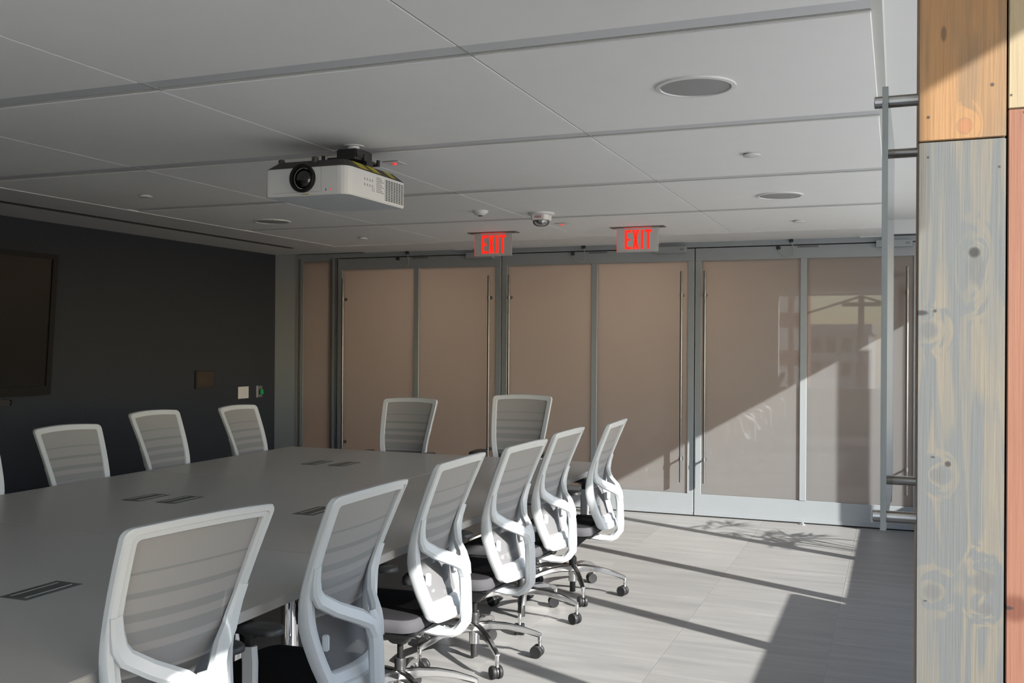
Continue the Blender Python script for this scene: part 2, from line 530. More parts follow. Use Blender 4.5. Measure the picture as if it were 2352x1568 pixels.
# ---------------------------------------------------------------- walls
w = B('wall_left', (XL - 0.2, YB - 0.2, 0), (XL, YF + 0.3, ZC + 0.3), 'paint')
tag(w, 'left wall covered with dark charcoal felt panelling', 'wall', kind='structure')
B('felt_panel', (XL, YB, 0), (XL + 0.016, YF - 0.001, ZC - 0.003), 'felt', w)
bm = bmesh.new()
box(bm, (XL, YF, 0), (-6.11, YF + 0.15, ZC + 0.3))
w = obj('wall_back', bm, 'return')
tag(w, 'narrow white return wall between felt panel and glass doors', 'wall', kind='structure')
w = B('wall_back_right', (0.24, YF, 0), (XW + 0.05, YF + 0.15, ZC + 0.3), 'paint')
tag(w, 'white wall at the right end of the glass doors', 'wall', kind='structure')

# right wall with the windows (just outside the frame; its openings shape the sunlight)
ZH = 2.46; ZS = 0.876; ZS2 = 1.075
bm = bmesh.new()
box(bm, (XW, YB - 0.2, 0), (XW + 0.05, 8.58, ZS))
box(bm, (XW, 1.95, ZS), (XW + 0.05, 5.66, ZS2))
box(bm, (XW, YB - 0.2, 2.645), (XW + 0.03, 8.58, ZC + 0.4))
box(bm, (XW, 1.9, ZH), (XW + 0.03, 8.58, 2.645))
box(bm, (XW, YB - 0.2, ZH), (XW + 0.03, 0.885, 2.645))
box(bm, (XW, 8.58, 0), (XW + 0.05, YF + 0.3, ZC + 0.3))
w = obj('wall_right', bm, 'paint')
tag(w, 'white window wall on the right side of the room', 'wall', kind='structure')
win = empty('window_1', (XW, 4, 0)); tag(win, 'row of tall windows along the right wall', 'window', kind='structure')
for i in range(8):
    y = 8.36 - 1.302 * i
    if y < YB: continue
    B('window_mullion', (0, y - 4 - 0.035, ZS if y > 5.6 or y < 1.9 else ZS2), (0.13, y - 4 + 0.035, ZH if y > 1.9 else 2.645), 'alu', win)

# wall behind the camera with its windows
bm = bmesh.new()
box(bm, (XL - 0.2, YB - 0.15, 0), (-2.10, YB, ZC + 0.3))
box(bm, (-2.10, YB - 0.15, 0), (XW + 0.05, YB, 0.80))
box(bm, (-2.10, YB - 0.15, 2.52), (XW + 0.05, YB, ZC + 0.3))
box(bm, (-0.12, YB - 0.15, 0.80), (XW + 0.05, YB, 2.52))
w = obj('wall_front', bm, 'paint')
tag(w, 'white wall with windows behind the camera', 'wall', kind='structure')
win = empty('window_2', (0, YB, 0)); tag(win, 'wide windows in the wall behind the camera', 'window', kind='structure')
for x in (-1.68,):
    B('window_mullion', (x - 0.04, -0.12, 0.80), (x + 0.04, -0.02, 2.52), 'alu', win)

# ---------------------------------------------------------------- ceiling
XS_R = -0.046
bm = bmesh.new(); box(bm, (XL - 0.2, YB - 0.2, ZC + 0.03), (XS_R, YF + 0.3, ZC + 0.4)); box(bm, (XS_R, YB - 0.2, ZC + 0.15), (XW + 0.06, YF + 0.3, ZC + 0.4))
ceil = obj('ceiling', bm, 'ceil_strip')
tag(ceil, 'white panelled ceiling with grey strips between the panels', 'ceiling', kind='structure')
XS = [-5.235, -3.930, -2.628, -1.326, -0.072]
YSTR = [0.19 + 1.376 * i for i in range(-1, 6)] + [8.44]      # strip centres; the last one is the end of the field
for i in range(len(XS) - 1):
    for j in range(len(YSTR) - 1):
        ya = YSTR[j] + 0.062; yb_ = YSTR[j + 1] - (0.062 if j < len(YSTR) - 2 else 0.0)
        if yb_ < YB: continue
        ya = max(ya, YB)
        bm = bmesh.new(); box(bm, (XS[i] + 0.0032, ya, ZC), (XS[i + 1] - 0.0032, yb_, ZC + 0.03))
        obj('ceiling_panel', bm, 'ceil_panel', ceil, bevel=0.002, segs=1)
for j in range(len(YSTR) - 1):
    y = YSTR[j]
    if y < YB: continue
    B('ceiling_strip', (XS[0], y - 0.060, ZC + 0.006), (XS[-1], y + 0.034, ZC + 0.03), 'ceil_strip', ceil)
    B('ceiling_slot', (XS[0], y + 0.038, ZC + 0.012), (XS[-1], y + 0.048, ZC + 0.03), 'dark', ceil)
    B('ceiling_strip', (XS[0], y + 0.050, ZC + 0.004), (XS[-1], y + 0.060, ZC + 0.03), 'ceil_trim', ceil)
for x in XS[1:-1]:
    B('ceiling_joint', (x - 0.003, YB, ZC + 0.003), (x + 0.003, 8.44, ZC + 0.03), 'joint', ceil)
# plaster border on the left (with slot diffuser), far and right
B('ceiling_border', (XL, YB, ZC - 0.003), (XS[0] - 0.006, YF, ZC + 0.03), 'paint', ceil)
B('ceiling_border', (XS[0] - 0.012, 8.445, ZC - 0.010), (XS_R, YF + 0.02, ZC + 0.03), 'paint', ceil)
B('ceiling_border', (XS_R, YB, ZC + 0.13), (XW + 0.01, YF + 0.02, ZC + 0.15), 'paint', ceil)
B('ceiling_trim', (XS[-1] - 0.004, YB, ZC + 0.008), (XS_R + 0.002, 8.44, ZC + 0.13), 'ceil_trim', ceil)
sl = empty('slot_diffuser', (-5.745, 3.8, ZC - 0.003)); tag(sl, 'long black linear air slot in ceiling above felt wall', 'air vent')
for dx in (-0.035, 0.005):
    B('vent_slot', (dx, -4.7, -0.004), (dx + 0.024, 4.68, 0.002), 'dark', sl)
B('vent_frame', (-0.011, -4.7, -0.005), (0.005, 4.68, 0.002), 'alu_dark', sl)

# ---------------------------------------------------------------- glazed door wall
tr = empty('trim_1', (0, YF, 0)); tag(tr, 'grey aluminium frame above and beside the glass doors', 'door frame', kind='structure')
B('header', (-6.11, 0.0, 2.497), (0.24, 0.07, 2.545), 'alu', tr)
B('header_wall', (-0.046, 0.0, 2.561), (0.24, 0.07, 2.72), 'paint', tr)
B('gap_light_block', (-6.09, 0.05, 2.46), (0.20, 0.09, 2.60), 'dark', tr)  # dark backing strips added behind the door gaps to stop corridor light leaking through
for x in (-3.6945, -1.7535, -5.595, 0.194):
    B('gap_light_block', (x - 0.02, 0.048, 0.0), (x + 0.02, 0.09, 2.47), 'dark', tr)
B('gap_light_block', (-5.6, 0.05, 0.0), (0.20, 0.09, 0.03), 'dark', tr)
B('header_gap', (-6.11, 0.03, 2.545), (0.24, 0.09, 2.60), 'dark', tr)
B('header_track', (-6.11, 0.012, 2.552), (0.24, 0.03, 2.561), 'alu_dark', tr)
B('jamb', (-6.11, -0.005, 0), (-6.092, 0.07, 2.545), 'alu', tr)
B('jamb', (-6.085, 0.0, 0), (-6.056, 0.07, 2.497), 'alu_dark', tr)
B('jamb', (0.198, 0.0, 0), (0.24, 0.07, 2.497), 'alu', tr)
B('post', (-5.684, 0.0, 0), (-5.655, 0.07, 2.497), 'alu_dark', tr)
B('post', (-5.650, -0.008, 0), (-5.628, 0.07, 2.497), 'alu', tr)
B('post', (-5.623, 0.0, 0), (-5.600, 0.07, 2.497), 'alu_dark', tr)
B('threshold', (-6.11, 0.0, -0.001), (0.24, 0.09, 0.006), 'dark', tr)
wn3 = empty('window_3', (0, YF, 0)); tag(wn3, 'narrow fixed frosted glass panel beside white wall', 'window', kind='structure')
B('window_frame', (-6.056, 0.006, 2.47), (-5.684, 0.06, 2.497), 'alu', wn3)
B('window_frame', (-6.056, 0.006, 0.006), (-5.684, 0.06, 0.10), 'alu', wn3)
B('window_frame', (-6.056, 0.010, 0.10), (-6.030, 0.05, 2.47), 'alu', wn3)
B('glass_pane', (-6.030, 0.020, 0.10), (-5.684, 0.032, 2.47), 'frosted', wn3)

def make_door(i, xl, xr, label):
    d = empty('door_%d' % i, (xl, YF, 0)); tag(d, label, 'door', kind='structure')
    W = xr - xl; ST = 0.058; xm = W / 2
    B('top_rail', (0, 0, 2.371), (W, 0.045, 2.488), 'alu', d, 0.0015)
    B('bottom_rail', (0, 0, 0.010), (W, 0.045, 0.206), 'alu', d, 0.0015)
    B('kick_strip', (0.001, -0.004, 0.012), (W - 0.001, 0.0, 0.045), 'alu', d)
    B('stile', (0, 0.0, 0.206), (ST, 0.045, 2.371), 'alu', d, 0.0015)
    B('stile', (W - ST, 0.0, 0.206), (W, 0.045, 2.371), 'alu', d, 0.0015)
    B('mullion', (xm - 0.028, -0.004, 0.206), (xm + 0.028, 0.045, 2.371), 'alu', d, 0.0015)
    for a, b in ((ST, xm - 0.028), (xm + 0.028, W - ST)):
        B('glass_pane', (a, 0.012, 0.206), (b, 0.024, 2.371), 'frosted', d)
    for hx in (0.128 - 0.03, W - 0.110):
        bm = bmesh.new(); lathe(bm, [(0.0115, 0.315), (0.0125, 0.32), (0.0125, 2.27), (0.0115, 2.275)], (hx, -0.055, 0), 'z', 14)
        h = obj('pull_handle', bm, 'steel', d, smooth=40)
        for z in (0.533, 2.053):
            bm = bmesh.new(); lathe(bm, [(0.009, -0.055), (0.009, 0.003), (0.017, 0.004), (0.017, 0.012)], (hx, 0, z), 'y', 12)
            lathe(bm, [(0.0155, -0.016), (0.0155, 0.016)], (hx, -0.055, z), 'z', 12)
            obj('handle_bracket', bm, 'steel', h, smooth=40)
    # cable loop and keeper plate above the door
    cx = W * 0.42
    B('keeper_plate', (cx + 0.10, -0.012, 2.468), (cx + 0.28, 0, 2.488), 'alu_dark', d)
    pts = []
    A = Vector((cx + 0.045, -0.022, 2.532)); Bp = Vector((cx - 0.065, -0.022, 2.470))
    for q in range(15):
        t = q / 14
        p_ = A.lerp(Bp, t)
        p_.z -= 0.115 * math.sin(math.pi * t) ** 0.8
        p_.x += 0.10 * math.sin(math.pi * t) * (1 - t)
        pts.append(p_)
    bm = bmesh.new(); tube(bm, pts, 0.0038)
    cl = obj('cable_loop', bm, 'cable', d, smooth=60)
    for q in (A, Bp):
        bm = bmesh.new(); lathe(bm, [(0.020, 0.0), (0.020, -0.012), (0.012, -0.030)], (q.x, 0.0, q.z), 'y', 10)
        obj('cable_plug', bm, 'black_pl', cl)
    # surface closer box with arm housing
    B('closer_arm_box', (W - 0.50, -0.05, 2.538), (W - 0.32, 0.0, 2.580), 'white', d, 0.003)
    cb = B('closer_box', (W - 0.365, -0.055, 2.446), (W - 0.07, 0.0, 2.508), 'alu', d, 0.003)
    for q in range(3):
        B('closer_mark', (W - 0.125 + 0.012 * q, -0.0565, 2.470), (W - 0.117 + 0.012 * q, -0.055, 2.486), 'alu_dark', cb)
    return d
make_door(1, -5.590, -3.699, 'leftmost frosted glass double-pane door with long steel pulls')
make_door(2, -3.690, -1.758, 'middle frosted glass double-pane door behind the exit signs')
make_door(3, -1.749, 0.190, 'rightmost frosted glass door catching sunlight, partly hidden by wooden post')
bm = bmesh.new(); lathe(bm, [(0.026, 0.0), (0.026, 0.008), (0.012, 0.012), (0.012, 0.022)], (-0.775, YF - 0.045, 0), 'z', 14)
tag(obj('floor_door_bolt', bm, 'chrome', smooth=40), 'small chrome floor bolt keeper in front of sunlit door', 'door hardware')

# corridor behind the frosted glass, lit by warm lamps
cor = empty('corridor', (0, YF, 0)); tag(cor, 'warm lit corridor behind the frosted glass doors', 'corridor', kind='structure')
B('corridor_wall', (-6.6, 2.4, 0), (1.4, 2.5, 2.9), 'corridor', cor)
B('corridor_wall', (-6.6, 0.2, 0), (-6.5, 2.5, 2.9), 'corridor', cor)
B('corridor_wall', (1.3, 0.2, 0), (1.4, 2.5, 2.9), 'corridor', cor)
B('corridor_ceiling', (-6.6, 0.14, 2.86), (1.4, 2.5, 2.96), 'corridor', cor)
for i, (x, pw) in enumerate(((-4.6, 30), (-2.4, 40), (-1.3, 12), (0.3, 2))):
    ld = bpy.data.lights.new('corridor_lamp', 'AREA'); ld.shape = 'RECTANGLE'; ld.size = 0.9; ld.size_y = 0.15
    ld.energy = pw; ld.color = (1.0, 0.71, 0.52)
    lo = bpy.data.objects.new('corridor_lamp', ld); C.objects.link(lo); lo.location = (x, YF + 1.2, 2.80)
    lo.parent = None

# ---------------------------------------------------------------- conference table
TZ = 0.74; TX0, TX1 = -4.625, -1.930
tb = empty('conference_table', (-3.28, 3.4, 0))
tag(tb, 'long pale grey laminate conference table on chrome column legs', 'table')
def tt(a, b):
    bm = bmesh.new(); box(bm, (a[0] + 3.28, a[1] - 3.4, TZ - 0.034), (b[0] + 3.28, b[1] - 3.4, TZ))
    return obj('tabletop', bm, 'table', tb, bevel=0.0025, segs=2)
G = 0.0012
for ya, yb_ in ((-0.05, 1.68), (1.68, 3.41), (3.41, 5.14)):
    tt((TX0, ya + G), (TX1, yb_ - G))
tt((TX0, 5.14 + G), (-2.86 - 0.002, 6.835)); tt((-2.86 + 0.002, 5.14 + G), (TX1, 6.835))
for lx in (-2.35, -4.2):
    for ly in (0.3, 1.5, 3.14, 3.47, 4.95, 5.66, 6.52):
        bm = bmesh.new()
        lathe(bm, [(0.075, 0.0), (0.075, 0.006), (0.036, 0.012), (0.036, TZ - 0.045), (0.07, TZ - 0.042), (0.07, TZ - 0.034)], (lx + 3.28, ly - 3.4, 0), 'z', 24)
        obj('leg', bm, 'chrome', tb, smooth=40)
bm = bmesh.new(); box(bm, (-0.9, -2.9, TZ - 0.12), (-0.84, 3.1, TZ - 0.034)); box(bm, (0.84, -2.9, TZ - 0.12), (0.90, 3.1, TZ - 0.034))
obj('under_beam', bm, 'alu_dark', tb)

def grommet(x, y, label):
    g = empty('power_grommet', (x, y, TZ)); tag(g, label, 'power outlet', 'flush power hatches in the table top')
    B('hatch_plate', (-0.060, -0.120, -0.001), (0.060, 0.120, 0.0022), 'grommet', g)
    for dx in (-0.032, 0.032):
        B('hatch_line', (dx - 0.0022, -0.100, 0.0022), (dx + 0.0022, 0.100, 0.0032), 'grommet_line', g)
    B('hatch_lid', (-0.026, -0.112, 0.0022), (0.026, 0.112, 0.0030), 'grommet', g)
grommet(-2.728, 2.548, 'grey power hatch nearest the camera at left edge of table')
grommet(-3.825, 4.275, 'left one of two grey power hatches at middle of table')
grommet(-3.607, 4.290, 'right one of two grey power hatches at middle of table')
grommet(-2.742, 4.278, 'grey power hatch half hidden behind the second white chair')
grommet(-3.831, 5.985, 'left one of two grey power hatches near far chairs')
grommet(-3.615, 6.000, 'right one of two grey power hatches near far chairs')

# ---------------------------------------------------------------- task chair (faces +x, origin on the floor under the column)
HW = 0.247
def lerp_tab(tab, z):
    if z <= tab[0][0]: return tab[0][1]
    for (a, va), (b, vb) in zip(tab, tab[1:]):
        if z <= b:
            t = (z - a) / (b - a); return va + (vb - va) * t
    return tab[-1][1]
def smooth_tab(tab, z, e=0.035):
    return sum(lerp_tab(tab, z + e * k) for k in (-2, -1, 0, 1, 2)) / 5
XB = [(0.40, -0.235), (0.47, -0.205), (0.60, -0.155), (0.72, -0.138), (0.85, -0.178), (1.00, -0.238), (1.20, -0.325)]
HWT = [(0.40, 0.150), (0.47, 0.166), (0.60, 0.192), (0.75, 0.214), (0.90, 0.230), (1.10, 0.247), (1.2, 0.25)]
def xb(z): return smooth_tab(XB, z)
def hw(z): return smooth_tab(HWT, z)
ZT, ZBt = 1.100, 0.434
def outline(zt, zb, ins, rt, rb):
    """closed list of (y,z) in a fixed number of points, starting bottom centre, going right"""
    P = []
    def side(z): return hw(z) - ins
    ybot = side(zb + rb) - rb
    for k in range(6): P.append((ybot * k / 6, zb))
    for k in range(5):
        a = -math.pi / 2 + (math.pi / 2) * k / 4
        P.append((ybot + rb * math.cos(a), zb + rb + rb * math.sin(a)))
    for k in range(1, 20):
        z = zb + rb + (zt - rt - zb - rb) * k / 20
        P.append((side(z), z))
    ytop = side(zt - rt) - rt
    for k in range(5):
        a = (math.pi / 2) * k / 4
        P.append((ytop + rt * math.cos(a), zt - rt + rt * math.sin(a)))
    for k in range(1, 7): P.append((ytop * (1 - k / 6), zt))
    return P + [(-y, z) for y, z in P[::-1][1:-1]]
BOW = 0.034
def back_pt(y, z, d):
    """point on the back surface; d = distance towards the rear"""
    h = hw(z)
    x = xb(z) - BOW * (1 - min(1, (y / h) ** 2))
    arch = 0.013 * (1 - (y / HW) ** 2) * max(0, min(1, (z - 0.9) / 0.18))
    return Vector((x - d, y, z + arch))

def make_chair():
    root = empty('task_chair')
    # back frame
    O = outline(ZT, ZBt, 0.0, 0.022, 0.030)
    I = outline(ZT - 0.036, ZBt + 0.078, 0.038, 0.010, 0.012)
    sec = [(0.0, -0.006), (0.0, 0.012), (0.10, 0.018), (0.50, 0.019), (0.56, 0.013), (0.94, 0.013), (1.0, 0.008), (1.0, -0.008), (0.92, -0.013), (0.10, -0.013)]
    bm = bmesh.new(); rings = []
    for (yo, zo), (yi, zi) in zip(O, I):
        th = 1.0 + 0.5 * max(0, min(1, (0.78 - zo) / 0.15))
        rings.append([bm.verts.new(back_pt(yo + (yi - yo) * s, zo + (zi - zo) * s, d * th)) for s, d in sec])
    n = len(rings); m = len(sec)
    for k in range(n):
        A, Bq = rings[k], rings[(k + 1) % n]
        for i in range(m):
            j = (i + 1) % m
            bm.faces.new([A[i], A[j], Bq[j], Bq[i]])
    obj('back_frame', bm, 'white_pl', root, smooth=28)
    # mesh fabric
    bm = bmesh.new(); uvl = bm.loops.layers.uv.new('UVMap')
    NY, NZ = 14, 30; grid = []
    za, zb = ZBt + 0.07, ZT - 0.030
    for j in range(NZ + 1):
        z = zb + (za - zb) * j / NZ
        h = hw(z) - 0.030
        grid.append([(bm.verts.new(back_pt(h * (2 * i / NY - 1), z, -0.004)), (i / NY, j / NZ)) for i in range(NY + 1)])
    for j in range(NZ):
        for i in range(NY):
            q = [grid[j][i], grid[j + 1][i], grid[j + 1][i + 1], grid[j][i + 1]]
            f = bm.faces.new([v for v, _ in q])
            for lp, (_, t) in zip(f.loops, q): lp[uvl].uv = t
    obj('back_mesh', bm, 'mesh', root, smooth=60)
    # Y shaped rear support: two arms joining one spine that turns under the seat
    bm = bmesh.new()
    for s in (-1, 1):
        pts = []; 
        ctrl = [(xb(0.872) - 0.016, 0.207, 0.872), (xb(0.825) - 0.020, 0.196, 0.825), (xb(0.78) - 0.028, 0.184, 0.782), (xb(0.76) - 0.038, 0.167, 0.752), (-0.220, 0.112, 0.714), (-0.272, 0.052, 0.680), (-0.294, 0.020, 0.652), (-0.302, 0.012, 0.610)]
        pts = [(x, y * s, z) for x, y, z in ctrl]
        wh = [(0.036, 0.022), (0.040, 0.026), (0.046, 0.030), (0.050, 0.034), (0.050, 0.036), (0.052, 0.038), (0.048, 0.042), (0.036, 0.042)]
        sweep(bm, pts, wh, (-1, 0, 0.0))
    sp_ = [(-0.282, 0, 0.690), (-0.296, 0, 0.650), (-0.304, 0, 0.570), (-0.308, 0, 0.455), (-0.306, 0, 0.416), (-0.278, 0, 0.378), (-0.250, 0, 0.362), (-0.19, 0, 0.358), (-0.07, 0, 0.372)]
    sweep(bm, sp_, [(0.030, 0.030), (0.052, 0.040), (0.058, 0.042), (0.058, 0.042), (0.058, 0.042), (0.058, 0.042), (0.060, 0.038), (0.066, 0.032), (0.080, 0.030)],
          [(-1, 0, 0)] * 5 + [(-0.7, 0, -0.7)] + [(0, 0, -1)] * 3)
    obj('back_support', bm, 'white_pl', root, smooth=40)
    # lumbar height tabs and lumbar pad
    for s in (-1, 1):
        z = 0.610; y = (hw(z) - 0.050) * s
        bm = bmesh.new(); c = back_pt(y, z, 0.024)
        box(bm, (c.x - 0.012, c.y - 0.009, z - 0.026), (c.x + 0.010, c.y + 0.009, z + 0.026))
        obj('lumbar_tab', bm, 'white_pl', root, bevel=0.004)
    bm = bmesh.new()
    sweep(bm, [back_pt(y, 0.60, -0.020) for y in (-0.15, -0.09, -0.03, 0.03, 0.09, 0.15)], (0.11, 0.008), (-1, 0, 0))
    obj('lumbar_pad', bm, 'black_pl', root, smooth=40)
    # seat
    bm = bmesh.new()
    def rr(hx, hy, r, cx, n=5):
        P = []
        for (sx, sy, a0) in ((1, -1, -90), (1, 1, 0), (-1, 1, 90), (-1, -1, 180)):
            for k in range(n):
                a = R(a0 + 90 * k / (n - 1))
                P.append((cx + sx * (hx - r) + r * math.cos(a), sy * (hy - r) + r * math.sin(a)))
        return P
    rings = []
    for z, ins in ((0.400, 0.020), (0.406, 0.004), (0.422, 0.0), (0.446, 0.004), (0.456, 0.014), (0.461, 0.030), (0.462, 0.075)):
        rings.append([bm.verts.new((x, y, z + (0.012 * (x < -0.1) * 0) - 0.020 * max(0, (x - 0.12) / 0.17) ** 2)) for x, y in rr(0.245 - ins, 0.248 - ins, 0.07 - ins * 0.5, 0.066)])
    n = len(rings[0])
    for k in range(len(rings) - 1):
        for i in range(n):
            f = bm.faces.new([rings[k][i], rings[k][(i + 1) % n], rings[k + 1][(i + 1) % n], rings[k + 1][i]])
            f.material_index = 1 if k >= 4 else 0
    f = bm.faces.new(rings[-1]); f.material_index = 1
    bm.faces.new(rings[0][::-1])
    obj('seat', bm, ['seat_side', 'seat_top'], root, smooth=50)
    bm = bmesh.new(); prism(bm, [(-0.17, -0.20), (0.24, -0.21), (0.24, 0.21), (-0.17, 0.20)], 0.384, 0.4005)
    obj('seat_pan', bm, 'black_pl', root, bevel=0.006)
    bm = bmesh.new()
    rs = []
    for z, xa, xb2, h in ((0.385, -0.13, 0.11, 0.075), (0.352, -0.10, 0.09, 0.062), (0.315, -0.055, 0.055, 0.042), (0.288, -0.032, 0.032, 0.030)):
        rs.append([bm.verts.new(q) for q in ((xa, -h, z), (xb2, -h, z), (xb2, h, z), (xa, h, z))])
    for k in range(3):
        for i in range(4):
            bm.faces.new([rs[k][i], rs[k][(i + 1) % 4], rs[k + 1][(i + 1) % 4], rs[k + 1][i]])
    bm.faces.new(rs[0]); bm.faces.new(rs[-1][::-1])
    obj('tilt_mechanism', bm, 'black_pl', root, bevel=0.006)
    bm = bmesh.new(); tube(bm, [(0.0, 0.05, 0.372), (0.0, 0.20, 0.372), (0.0, 0.245, 0.368)], 0.006); box(bm, (-0.018, 0.225, 0.362), (0.018, 0.275, 0.374))
    obj('height_lever', bm, 'black_pl', root)
    # arms
    for s in (-1, 1):
        bm = bmesh.new()
        sweep(bm, [(-0.005, 0.17 * s, 0.396), (-0.005, 0.25 * s, 0.400), (-0.005, 0.278 * s, 0.425), (-0.005, 0.281 * s, 0.50), (-0.005, 0.281 * s, 0.57), (0.0, 0.280 * s, 0.620)],
              [(0.05, 0.024), (0.05, 0.024), (0.052, 0.026), (0.054, 0.027), (0.055, 0.028), (0.055, 0.028)], [(0, 0, 1), (0, 0, 1), (0, -0.7 * s, 0.7), (0, -s, 0), (0, -s, 0), (0, -s, 0)])
        arm = obj('arm_post', bm, 'white_pl', root, smooth=40)
        bm = bmesh.new(); sweep(bm, [(0.0, 0.281 * s, 0.610), (0.0, 0.278 * s, 0.645), (0.0, 0.272 * s, 0.668)], [(0.030, 0.018), (0.034, 0.02), (0.10, 0.05)], (0, -s, 0))
        obj('arm_stem', bm, 'black_pl', arm, smooth=40)
        bm = bmesh.new(); P = rr(0.120, 0.046, 0.044, 0.0); rings = []
        for z, ins in ((0.664, 0.010), (0.668, 0.0), (0.682, 0.0), (0.689, 0.006), (0.691, 0.016)):
            rings.append([bm.verts.new((x * (1 - ins / 0.120), 0.272 * s + y * (1 - ins / 0.046), z)) for x, y in P])
        n = len(P)
        for k in range(len(rings) - 1):
            for i in range(n): bm.faces.new([rings[k][i], rings[k][(i + 1) % n], rings[k + 1][(i + 1) % n], rings[k + 1][i]])
        bm.faces.new(rings[0][::-1]); bm.faces.new(rings[-1])
        obj('arm_pad', bm, 'black_pl', root, smooth=50)
    # column
    bm = bmesh.new(); lathe(bm, [(0.0135, 0.225), (0.0135, 0.295)], n=16); obj('gas_column', bm, 'black', root, smooth=40)
    bm = bmesh.new(); lathe(bm, [(0.024, 0.186), (0.025, 0.190), (0.025, 0.226), (0.022, 0.236), (0.015, 0.238)], n=20); obj('collar', bm, 'black_pl', root, smooth=40)
    bm = bmesh.new(); lathe(bm, [(0.021, 0.078), (0.026, 0.082), (0.026, 0.120), (0.030, 0.150), (0.030, 0.184), (0.026, 0.188)], n=20); obj('base_hub', bm, 'polished', root, smooth=40)
    bm = bmesh.new(); lathe(bm, [(0.0175, 0.014), (0.0185, 0.018), (0.0185, 0.079)], n=16); obj('column_foot', bm, 'black_pl', root, smooth=40)
    for k in range(5):
        a = 2 * math.pi * k / 5; ca, sa = math.cos(a), math.sin(a)
        pts = [(r * ca, r * sa, z) for r, z in ((0.020, 0.164), (0.08, 0.168), (0.16, 0.163), (0.24, 0.147), (0.310, 0.124), (0.336, 0.114))]
        bm = bmesh.new()
        sweep(bm, pts, [(0.036, 0.044), (0.034, 0.042), (0.031, 0.036), (0.028, 0.030), (0.025, 0.025), (0.023, 0.022)], (0, 0, 1), rnd=0.22)
        lathe(bm, [(0.009, 0.060), (0.009, 0.085), (0.0115, 0.088), (0.0115, 0.118)], (0.332 * ca, 0.332 * sa, 0), 'z', 12)
        obj('leg', bm, 'polished', root, smooth=40)
        # caster: hood with two wheels, turned at random about its stem
        b = a + random.uniform(-1.2, 1.2); cb_, sb_ = math.cos(b), math.sin(b)
        c = Vector((0.332 * ca - 0.014 * cb_, 0.332 * sa - 0.014 * sb_, 0.0325)); ax = Vector((-sb_, cb_, 0))
        def wheel(o0, o1, r):
            bm = bmesh.new(); rings = []
            for r_, o_ in ((r * 0.62, o0), (r * 0.9, o0 + (o1 - o0) * 0.02), (r, o0 + (o1 - o0) * 0.2), (r, o0 + (o1 - o0) * 0.8), (r * 0.9, o1), (r * 0.62, o1 - (o1 - o0) * 0.03)):
                rings.append([bm.verts.new(c + ax * o_ + Vector((cb_, sb_, 0)) * (r_ * math.cos(t)) + Vector((0, 0, r_ * math.sin(t)))) for t in [2 * math.pi * i / 20 for i in range(20)]])
            for q in range(5):
                for i in range(20): bm.faces.new([rings[q][i], rings[q][(i + 1) % 20], rings[q + 1][(i + 1) % 20], rings[q + 1][i]])
            bm.faces.new(rings[0][::-1]); bm.faces.new(rings[-1])
            return bm
        hood = obj('caster', wheel(-0.006, 0.006, 0.027), 'black_pl', root, smooth=40)
        for s in (-1, 1):
            obj('wheel', wheel(s * 0.007, s * 0.027, 0.0318), 'wheel', hood, smooth=40)
    return root

proto = make_chair()
UPPER = {'back_frame', 'back_mesh', 'back_support', 'lumbar_tab', 'lumbar_pad', 'seat', 'seat_pan', 'tilt_mechanism', 'height_lever', 'arm_post', 'arm_pad', 'gas_column'}
BASE = {'leg', 'caster'}
def base_name(o): return o.name.split('.')[0]
first = [True]
def chair(x, y, rz, dz, base, label, group):
    o = proto if first[0] else copy_tree(proto)
    first[0] = False
    o.location = (x, y, 0); o.rotation_euler = (0, 0, R(rz))
    for ch in o.children:
        n = base_name(ch)
        ch.location.z = (min(dz, 0.008) if n in ('arm_post', 'arm_pad') and y < 6.5 else dz) if n in UPPER else 0
        ch.rotation_euler.z = R(base - rz) if n in BASE else 0
    tag(o, label, 'chair', group)
    return o
GR, GL, GF = 'white chairs along the sunny side of the table', 'white chairs along the felt wall side', 'white chairs at the far table end'
chair(-1.975, 2.165, 169, 0.04, 10, 'white mesh-back chair nearest the camera, at bottom left', GR)
chair(-1.92, 2.89, 180, 0.012, 40, 'second nearest white mesh-back chair, its back wholly in shade', GR)
chair(-1.995, 3.78, 181, 0.012, 33, 'third white mesh-back chair from the camera on sunny side', GR)
chair(-1.985, 4.56, 177, 0.005, 24.7, 'fourth white mesh-back chair from the camera on sunny side', GR)
chair(-2.02, 5.33, 179, 0.005, 0.7, 'fifth white mesh-back chair, second from far end of sunny side', GR)
chair(-1.925, 5.99, 183, 0.01, 11, 'farthest white mesh-back chair on sunny side, beside frosted doors', GR)
chair(-4.60, 3.93, -3, 0.0, 20, 'white mesh-back chair cut off by the left picture edge', GL)
chair(-4.62, 4.74, -6, -0.05, 50, 'white mesh-back chair by felt wall, right of the cut-off one', GL)
chair(-4.62, 5.55, 0, -0.005, 15, 'white mesh-back chair by felt wall, middle of the three whole ones', GL)
chair(-4.60, 6.48, 2, -0.02, 60, 'white mesh-back chair by felt wall nearest the light switches', GL)
chair(-3.75, 7.0, -88, 0.026, 30, 'white-framed grey mesh chair at far table end, left of the pair', GF)
chair(-2.74, 6.985, -86, 0.078, 5, 'taller white-framed grey mesh chair at far table end, right of the pair', GF)

